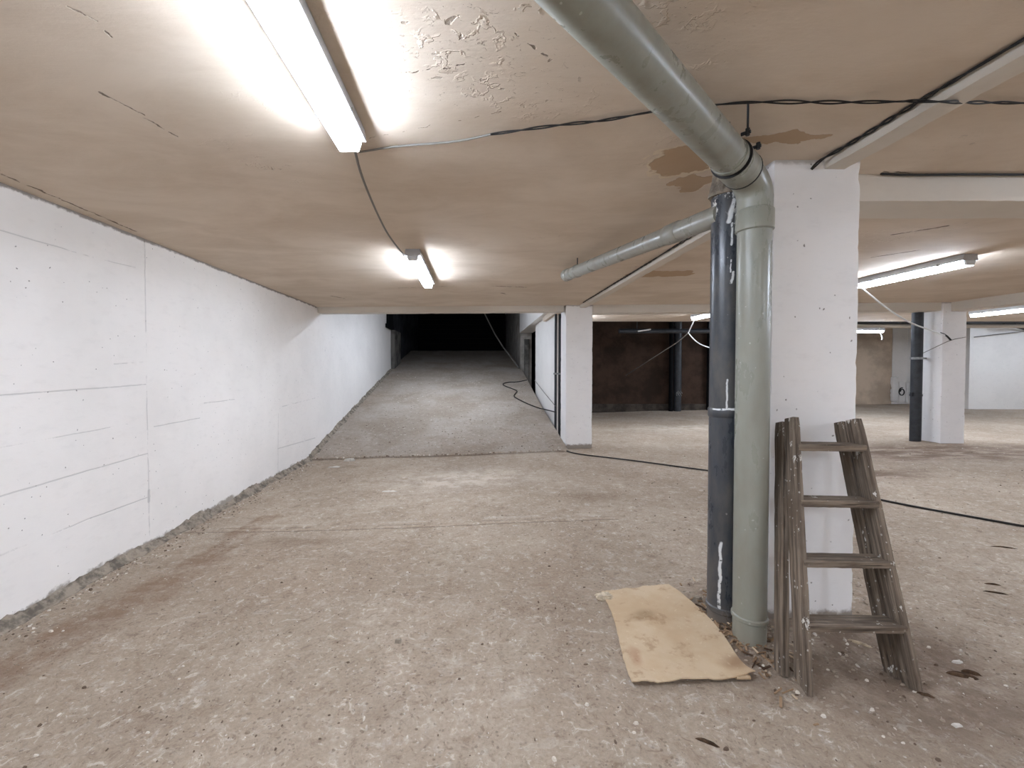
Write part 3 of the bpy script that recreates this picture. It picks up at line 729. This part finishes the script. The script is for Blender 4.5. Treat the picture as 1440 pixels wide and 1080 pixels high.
rail(rl, rtl, .028, .056, 'rear_rail', lad, seed=3); rail(rr, rtr, .028, .056, 'rear_rail', lad, seed=4)
def at_y(a, b, Y):
    lo, hi = 0., 1.
    for _ in range(40):
        mid = (lo + hi) / 2
        if proj(Vector(a).lerp(Vector(b), mid))[1] > Y: lo = mid
        else: hi = mid
    return Vector(a).lerp(Vector(b), lo)
for (yl, yr) in ((627, 628), (704, 706), (787, 789), (876, 878)):
    a, q = at_y(fl, tl, yl), at_y(fr, tr, yr)
    n = 14; rings = []
    for i in range(n + 1):
        p = a.lerp(q, i / n); jz = lambda k: .0015 * mn.noise(Vector((i * .9, k, yl)))
        rings.append([p + Vector((0, -.036, -.016 + jz(1))), p + Vector((0, -.038, .008 + jz(2))), p + Vector((0, -.034, .013 + jz(3))), p + Vector((0, .040, .013 + jz(4))), p + Vector((0, .042, -.014 + jz(5)))])
    m = MB(); m.loft(rings); m.build('tread', M['woodx'], lad, True)

# ------------------------------------------------------------------ cardboard
A = onfloor(846, 833); Bq = onfloor(940, 823); D = onfloor(893, 966); Cc = onfloor(1062, 958)
R1 = onfloor(985, 866)
nu, nv = 40, 60
top = []
for j in range(nv + 1):
    v = j / nv
    l = A.lerp(D, v); l.x += .012 * math.sin(v * 5) + .004 * mn.noise(Vector((v * 20, 0, 0)))
    r = Bq.lerp(Cc, v); r.x += .035 * math.sin(math.pi * min(1, v * 1.1)) * (1 if v < .9 else .6) + .003 * mn.noise(Vector((v * 25, 3, 0)))
    for i in range(nu + 1):
        u = i / nu; p = l.lerp(r, u)
        edge = max(0, (v - .8) / .2)
        lift = .004 + .009 * edge * edge + .018 * edge ** 2 * (.5 + .5 * math.sin(u * 14 + 1)) * (.4 + .6 * abs(math.sin(u * 5))) + .004 * (1 + mn.noise(Vector((u * 4, v * 4, 2))))
        if u > .9: lift += .012 * edge ** 2 * (u - .9) * 10
        jag = (.010 * mn.noise(Vector((u * 9, 0, 5))) + .006 * mn.noise(Vector((u * 31, 0, 5)))) * edge ** 3
        if v < .08: jag -= (.012 * mn.noise(Vector((u * 7, 2, 5))) + .006 * mn.noise(Vector((u * 30, 2, 5)))) * (1 - v / .08)
        top.append((p.x, p.y - jag, fz(p.x, p.y) + lift))
W = nu + 1; N = len(top); TH = .0045
vs = top + [(x, y, z - TH) for x, y, z in top]; fs = []
for j in range(nv):
    for i in range(nu):
        q = (j * W + i, (j + 1) * W + i, (j + 1) * W + i + 1, j * W + i + 1)
        fs.append(q); fs.append(tuple(N + k for k in q[::-1]))
for i in range(nu):
    fs.append((i, i + 1, N + i + 1, N + i)); k = nv * W + i; fs.append((k + 1, k, N + k, N + k + 1))
for j in range(nv):
    k = j * W; fs.append((k + W, k, N + k, N + k + W)); k = j * W + nu; fs.append((k, k + W, N + k + W, N + k))
me = bpy.data.meshes.new('cardboard_sheet'); me.from_pydata(vs, [], fs); me.update()
me.polygons.foreach_set('use_smooth', [True] * len(fs)); me.set_sharp_from_angle(angle=math.radians(50))
cb = link('cardboard_sheet', me, M['card']); tag(cb, 'flat stained brown cardboard sheet on the floor left of the pipes', 'cardboard')
# curled corner under the front right
m = MB(); rings = []
for t in np.linspace(0, 1, 6):
    base = Cc + Vector((-.075 + .055 * t, .016, .014))
    rings.append([base + Vector((0, -.014 * math.sin(a) - .006, .011 * math.cos(a))) for a in np.linspace(.2, 4.6, 12)])
m.loft(rings, caps=False, closed=False); cc = m.build('curled_corner', M['card'], cb, True); sm = cc.modifiers.new('thick', 'SOLIDIFY'); sm.thickness = .003
# torn paper scrap at the far left corner
def flake(name, mat, c, rx, ry, th, lift=.004, ang=0, n=14, seed=0, curl=.0):
    rings = [[], []]; ca, sa = math.cos(ang), math.sin(ang); inner = []
    for k in range(n):
        a = 2 * math.pi * k / n; r = .75 + .5 * mn.noise(Vector((math.cos(a) * 1.5 + seed, math.sin(a) * 1.5, seed * 3.1)))
        u, v = rx * r * math.cos(a), ry * r * math.sin(a); x, y = c[0] + u * ca - v * sa, c[1] + u * sa + v * ca
        z = fz(x, y) + lift + curl * (u / rx) ** 2 + curl * .5 * mn.noise(Vector((a * 2, seed, 1)))
        if c[3] if len(c) > 3 else False: z = rz(x, y) + lift
        inner.append((x, y, z))
    m = MB(); m.loft([[(x, y, z - lift - .003) for x, y, z in inner], inner, [(c[0] + (x - c[0]) * .8, c[1] + (y - c[1]) * .8, z + th) for x, y, z in inner]])
    return m.build(name, mat)
def blob(name, mat, c, px, py, rx, ry, label, cat, th=.006, ang=0, seed=0, curl=0, group=None):
    p = onfloor(px, py); o = flake(name, mat, p, rx, ry, th, .003, ang, 14, seed, curl); return tag(o, label, cat, group)
blob('paper_scrap', M['paper'], 0, 850, 840, .075, .055, 'crumpled torn paper scrap at the far left corner of the cardboard', 'paper', .008, .3, 2, .02)
def splint(px, py, L, w, ang, mat, label, name='wood_splinter', h=.008, seed=0):
    p = onfloor(px, py); d = Vector((math.cos(ang), math.sin(ang), 0)); s = Vector((-d.y, d.x, 0)); rings = []
    for t in np.linspace(-1, 1, 9):
        k = (1 - abs(t) ** 3) * .8 + .12; q = p + d * (t * L / 2) + s * .006 * mn.noise(Vector((t * 2, seed, 0))); q.z = fz(q.x, q.y)
        rings.append([q - s * w / 2 * k - Vector((0, 0, .002)), q + s * w / 2 * k - Vector((0, 0, .002)), q + s * w / 3 * k + Vector((0, 0, h * k)), q - s * w / 4 * k + Vector((0, 0, h * k * .8))])
    m = MB(); m.loft(rings); return tag(m.build(name, mat), label, 'wood scrap')
splint(1353, 951, .10, .026, -.35, M['chipwood'], 'dark wood splinter on the floor right of the ladder foot', h=.014, seed=1)
splint(1366, 948, .06, .008, -.5, M['chipwood'], 'thin dark twig lying across the splinter right of the ladder', h=.016, seed=2)
splint(1209, 905, .085, .018, -.6, M['palewood'], 'pale wood chip on the floor under the lowest ladder tread', 'wood_chip', seed=3)
splint(995, 1045, .075, .012, -.5, M['chipwood'], 'dark wood splinter near the bottom edge, below the cardboard', h=.01, seed=4)
splint(1302, 978, .05, .014, -.6, M['chipwood'], 'short dark splinter touching the right foot of the ladder', h=.008, seed=5)
splint(1400, 834, .10, .010, -.45, M['chipwood'], 'long dark twig on the floor at the right edge', h=.008, seed=6)
splint(1396, 822, .07, .012, -.4, M['chipwood'], 'short dark twig just above the long twig at the right edge', h=.008, seed=7)
splint(1412, 770, .14, .010, -.3, M['chipwood'], 'thin dark stick below the floor cable at the right', h=.008, seed=8)
blob('plaster_flake', M['plaster'], 0, 1347, 932, .028, .010, 'small white plaster flake behind the dark splinter', 'plaster', seed=3)
blob('plaster_flake', M['plaster'], 0, 492, 648, .10, .05, 'white plaster lump on the joint at the left foot of the ramp', 'plaster', .03, seed=5)
blob('plaster_flake', M['plaster'], 0, 470, 657, .09, .04, 'flat white plaster flake in front of the lump by the ramp', 'plaster', .006, seed=6)
blob('plaster_flake', M['plaster'], 0, 548, 691, .11, .03, 'long pale plaster flake on the mid floor left of centre', 'plaster', .004, seed=7)
blob('plaster_flake', M['plaster'], 0, 1345, 1018 + 3, .02, .012, 'small white plaster flake near the lower right corner', 'plaster', .004, seed=8)
blob('stone', M['mortar'], 0, 561, 903, .020, .014, 'dark flat stone alone on the open floor left of the cardboard', 'stone', .012, seed=9)
blob('stone', M['mortar'], 0, 981, 845, .028, .018, 'pale round stone at the right edge of the cardboard', 'stone', .02, seed=10)

# ------------------------------------------------------------------ cables
def cable(name, pts, r, mat, label, n=2, cat='cable', seg=8, group=None, parent=None):
    m = MB(); m.tube(chaikin(pts, n), r, seg); o = m.build(name, mat, parent, True)
    return o if parent is not None else tag(o, label, cat, group)
def twist(name, pts, r, mat, label, pitch=.09, cat='cable'):
    pts = chaikin(pts, 2); P = []
    for a, q in zip(pts, pts[1:]):
        k = max(1, int((q - a).length / .012)); P += [a.lerp(q, i / k) for i in range(k)]
    P.append(pts[-1]); m = MB()
    for ph in (0, math.pi):
        Q = []; s = 0
        for i, p in enumerate(P):
            if i: s += (p - P[i - 1]).length
            t = (P[min(i + 1, len(P) - 1)] - P[max(i - 1, 0)]).normalized(); u = t.cross(Vector((0, 0, 1))).normalized(); w = u.cross(t)
            R = r * (1.1 + 1.5 * max(0, mn.noise(Vector((s * 3, 1, 1)))))
            Q.append(p + u * R * math.cos(2 * math.pi * s / pitch + ph + 4 * mn.noise(Vector((s * 2, 5, 1)))) + w * r * math.sin(2 * math.pi * s / pitch + ph))
        m.tube(Q, r, 6)
    return tag(m.build(name, mat, None, True), label, cat)
zc = CEIL - .012
pl = [onz(505, 214, zc), onz(560, 205, zc), onz(640, 200, zc), onz(690, 189, zc)]
cable('ceiling_cable', pl, .0045, M['gcab'], 'grey lamp cable running right from the nearest lamp along the ceiling')
pr = [onz(690, 189, zc), onz(790, 175, zc), onz(850, 170, zc), onz(925, 155, zc), onz(1010, 147, zc), onz(1060, 143, zc), onz(1180, 144, zc), onz(1265, 143, zc - .03), onz(1278, 142, 2.337), onz(1290, 142, 2.333), onz(1320, 143, 2.333), onz(1334, 143, 2.337), onz(1350, 144, zc - .03), onz(1390, 144, zc), onz(1440, 145, zc), onz(1700, 147, zc)]
twist('twisted_strands', pr, .0030, M['black'], 'black twisted wire stretched across the ceiling past the pipe', .30)
a = Vector((-.505, 1.798, CEIL - .07)); q = onz(578, 370, CEIL - .045)
cable('ceiling_cable', [a, onz(507, 245, CEIL - .07), onz(530, 300, CEIL - .09), onz(548, 335, CEIL - .08), q], .006, M['gcab'], 'grey cable looping along the ceiling between the two left lamps')
# black filler along the rib
rr_ = [Vector((1.60, 2.05, CEIL - .05)), Vector((1.625, 2.02, CEIL - .015))] + [Vector((1.650 + .012 * mn.noise(Vector((k * 1.7, 4, 2))), 1.95 - k * .16, CEIL - .008)) for k in range(14)]
twist('twisted_strands', rr_, .0042, M['black'], 'dark bundled wires lying along the ceiling rib above the column', .16)
twist('twisted_strands', [Vector((1.618 + .010 * mn.noise(Vector((k * 1.3, 2, 2))), 2.5 + k * .3, CEIL - .008)) for k in range(14)], .004, M['black'], 'dark line standing for the cracked gap along the ceiling rib between the thick and slim columns', .2)  # strands added to draw the dark gap beside the rear rib
a = [Vector((2.07, 2.196, CEIL - .004)), Vector((2.2, 2.194, CEIL - .012)), Vector((2.5, 2.19, CEIL - .010)), Vector((2.85, 2.19, CEIL - .012)), Vector((3.6, 2.19, CEIL - .012))]
cable('loose_wire', a, .006, M['black'], 'black wire on the ceiling above the near cross beam', 1)
# white cord to the right column
a = ony(1212, 405, 4.79); b_ = ony(1330, 472, 6.39); mid = a.lerp(b_, .5) - Vector((0, 0, .10))
cable('cord', [a, a.lerp(mid, .5) - Vector((0, 0, .03)), mid, mid.lerp(b_, .5), b_], .010, M['wcab'], None, parent=L_slant)
hk = [ony(1322, 468, 6.385), ony(1330, 471, 6.35), ony(1337, 478, 6.38)]
cable('cord_hook', hk, .012, M['black'], 'short black cord stub on the right-hand column', 1)
cable('thin_wire', [ony(1297, 497, 6.62), ony(1318, 487, 6.38), ony(1337, 478, 6.375), ony(1358, 474, 6.39)], .005, M['gcab'], 'thin grey wire across the face of the right-hand column', 1)
cable('thin_wire', [ony(1370, 474, 11.66), ony(1405, 470, 11.66), ony(1440, 466, 11.66), ony(1500, 458, 11.66)], .012, M['gcab'], 'thin grey wire across the white far wall', 1)
cable('loose_wire', [ony(1411, 456, 11.37), ony(1413, 459, 11.4), ony(1425, 459, 11.5), ony(1440, 463, 11.6), ony(1480, 470, 11.66)], .025, M['black'], 'thick black cable hanging below the dark duct on the right', 2)
# white cord in the dark bay
j = ony(968, 468, 8.2); a = ony(976, 451, 7.9)
cable('cord', [a, a.lerp(j, .5), j], .010, M['wcab'], None, 1, parent=L_peek)
cable('cord', [j, ony(955, 480, 8.6), ony(925, 499, 9.6), ony(880, 528, 11.9)], .009, M['gcab'], None, 2, parent=L_peek)
cable('cord', [j, ony(976, 478, 8.2), ony(986, 485, 8.2), ony(998, 489, 8.2), ony(1010, 492, 8.2)], .010, M['wcab'], None, 2, parent=L_peek)
m = MB(); a, q = ony(897, 466, 9.43), ony(915, 463, 9.43); m.tube([a, q], .016, 8); m.build('pipe_tie', M['wcab'], hp1)
cable('cord', [ony(1236, 461, 9.44), ony(1238, 468, 9.4), ony(1241, 474, 9.4), ony(1240, 478, 9.4)], .012, M['wcab'], None, 1, parent=L_tan)
# floor cable
def onf(px, py, r): p = onfloor(px, py); p.z += r; return p
fc = [onf(788, 629, .012), onf(797, 636, .012), onf(815, 640, .012), onf(850, 644, .012), onf(900, 650, .012), onf(950, 657, .012), onf(995, 663, .012), onf(1040, 669, .012), onf(1110, 681, .012), onf(1180, 693, .012),
      onf(1240, 705, .012), onf(1290, 715, .011), onf(1340, 724, .011), onf(1390, 733, .011), onf(1440, 742, .011), onf(1560, 764, .011)]
cable('floor_cable', fc, .009, M['black'], 'long black cable lying on the floor from the slim column to the right', 2)
def onr(px, py):
    p = onramp(px, py); p.x = min(p.x, 1.40); p.z = rz(p.x, p.y) + .014; return p
rc = [(779, 573), (770, 576), (758, 575), (742, 569), (728, 562), (722, 558), (725, 554), (728, 551), (722, 548), (708, 543), (707, 540), (716, 538), (728, 538), (744, 535)]
cable('ramp_cable', [Vector((1.46, 7.74, .62))] + [onr(*p) for p in rc[1:]], .012, M['black'], 'black cable looped on the right side of the ramp', 2)
cable('thin_wire', [onx(752, 535, 1.46), onx(766, 553, 1.46), onx(781, 571, 1.46)], .006, M['gcab'], 'thin grey wire slanting down over the white ramp panel', 1)
a = Vector((1.33, 13.0, rz(1.33, 13.0) + .05)); cable('hanging_rope', [a, ony(700, 478, 14.2), ony(683, 444, 15.2), ony(676, 430, 15.5)], .022, M['gcab'], 'pale rope slanting up into the dark above the ramp', 1)
# bulging plaster at the foot of the white far corner, with its black scrawl
root = empty('plaster_patch', (13.35, 13.36, .35), 'bulging white plaster patch with a black scrawl at the far corner', 'plaster')
for (u0, u1, v0, v1, s) in ((1253, 1261, 530, 564, 1), (1262, 1271, 537, 566, 2), (1272, 1275, 537, 566, 3)):
    p0 = ony(u0, v1, 13.36); p1 = ony(u1, v0, 13.36)
    rough_box('plaster_chunk', M['whitewall'], p0.x, p1.x, 13.30, 13.385, p0.z, p1.z, .05, .02, .03, root, s)
ce = ony(1267.5, 551, 13.30)
m = MB(); m.tube([ce + Vector((.10 * math.cos(t) * (1 - .5 * k), -.02, .13 * math.sin(t) * (1 - .45 * k))) for k, t in ((i / 23, 1.4 + i / 23 * 8) for i in range(24))], .016, 6); m.build('black_scrawl', M['black'], root)

# ------------------------------------------------------------------ loose grit
def stones(name, spots, mat, f, label):
    m = MB()
    for (x, y, s) in spots:
        n = 6; z = f(x, y); a0 = random.random() * 6.28; ex = random.uniform(.6, 1.5); h = s * random.uniform(.35, .9)
        r0 = []; r1 = []
        for k in range(n):
            a = a0 + 2 * math.pi * k / n; r = s * random.uniform(.7, 1.15)
            u, v = r * math.cos(a) * ex, r * math.sin(a) / ex
            r0.append((x + u, y + v, z - .002)); r1.append((x + u * .62, y + v * .62, z + h * random.uniform(.7, 1.1)))
        m.loft([r0, r1])
    o = m.build(name, mat); tag(o, label, 'grit', None, 'stuff'); return o
sp = []
def ok(x, y):
    if min(math.hypot(x - gx, y - gy), math.hypot(x - dx, y - dy)) < .085: return False
    q = proj((x, y, .15))
    if 815 < q[1] < 972 and 838 + (q[1] - 824) * .3 < q[0] < 950 + (q[1] - 824) * .92: return False
    return not (1.35 < x < 1.9 and 2.0 < y < 2.55) and LW + .06 < x < 8 and y < RY
while len(sp) < 7500:
    y = .75 + (random.random() ** 1.8) * 5.6; x = random.uniform(LW + .08, min(8, y * 1.45 + .6))
    if not ok(x, y): continue
    d = mn.noise(Vector((x * 1.4, y * 1.4, 9)))
    if random.random() > .45 + .9 * d: continue
    sp.append((x, y, random.choice((.8, .8, 1, 1.4, 2.2)) * random.uniform(.0016, .0046)))
for _ in range(900):      # along the wall foot
    y = random.uniform(.9, 6.3); x = LW + .06 + abs(random.gauss(0, .09)); sp.append((x, y, random.uniform(.003, .012)))
for _ in range(900):      # round the pipes, column and ladder
    a = random.uniform(0, 6.28); r = abs(random.gauss(.28, .2)); x, y = 1.4 + r * math.cos(a) * 1.3, 2.0 + r * math.sin(a)
    if ok(x, y): sp.append((x, y, random.uniform(.003, .010)))
stones('floor_grit', sp, M['rub'], fz, 'loose grit and stone crumbs scattered over the dusty floor')
sp = []
for _ in range(1300):
    y = 6.6 + random.random() ** 1.6 * 6; x = random.uniform(LW + .06, 1.35); sp.append((x, y, random.uniform(.005, .013)))
for _ in range(160):
    y = RY + .06 + random.gauss(0, .02); x = random.uniform(LW + .1, 1.4); sp.append((x, max(y, RY + .065), random.uniform(.008, .02)))
stones('ramp_grit', sp, M['rub'], rz, 'loose grit and stone crumbs scattered over the ramp')
# wood shavings and leaf litter heaped by the pipes
m = MB()
for _ in range(330):
    t = random.random(); x = random.gauss(1.16, .13); y = random.gauss(2.0, .16)
    q = proj((x, y, fz(x, y)))
    if (x > 1.4 and y > 2.0) or (q[0] < 950 + (q[1] - 824) * .95 and q[1] < 985): continue
    L = random.uniform(.012, .05); w = random.uniform(.004, .010); a = random.uniform(0, 6.28); d = Vector((math.cos(a), math.sin(a), random.uniform(-.2, .3))) * L / 2; s = Vector((-math.sin(a), math.cos(a), random.uniform(-.3, .3))) * w / 2
    p = Vector((x, y, fz(x, y) + random.uniform(.003, .012))); k = Vector((0, 0, .002))
    m.loft([[p - d - s - k, p - d + s - k, p - d + s + k, p - d - s + k], [p + d - s - k, p + d + s - k, p + d + s + k, p + d - s + k]])
o = m.build('wood_shavings', mat_rubble('shavings', ((112, 88, 68), (150, 124, 98), (196, 176, 150), (72, 55, 43)))); tag(o, 'brown shavings and litter heaped round the foot of the drainpipes', 'litter', None, 'stuff')

# ------------------------------------------------------------------ world and view
w = bpy.data.worlds.new('world'); S.world = w; w.use_nodes = True
w.node_tree.nodes['Background'].inputs[0].default_value = (.5, .5, .52, 1); w.node_tree.nodes['Background'].inputs[1].default_value = .02
S.view_settings.view_transform = 'Standard'; S.view_settings.look = 'None'; S.view_settings.gamma = 1; S.view_settings.use_curve_mapping = False
S.view_settings.exposure = 2.45
cy = S.cycles
cy.max_bounces = 10; cy.diffuse_bounces = 7; cy.glossy_bounces = 4; cy.use_denoising = True
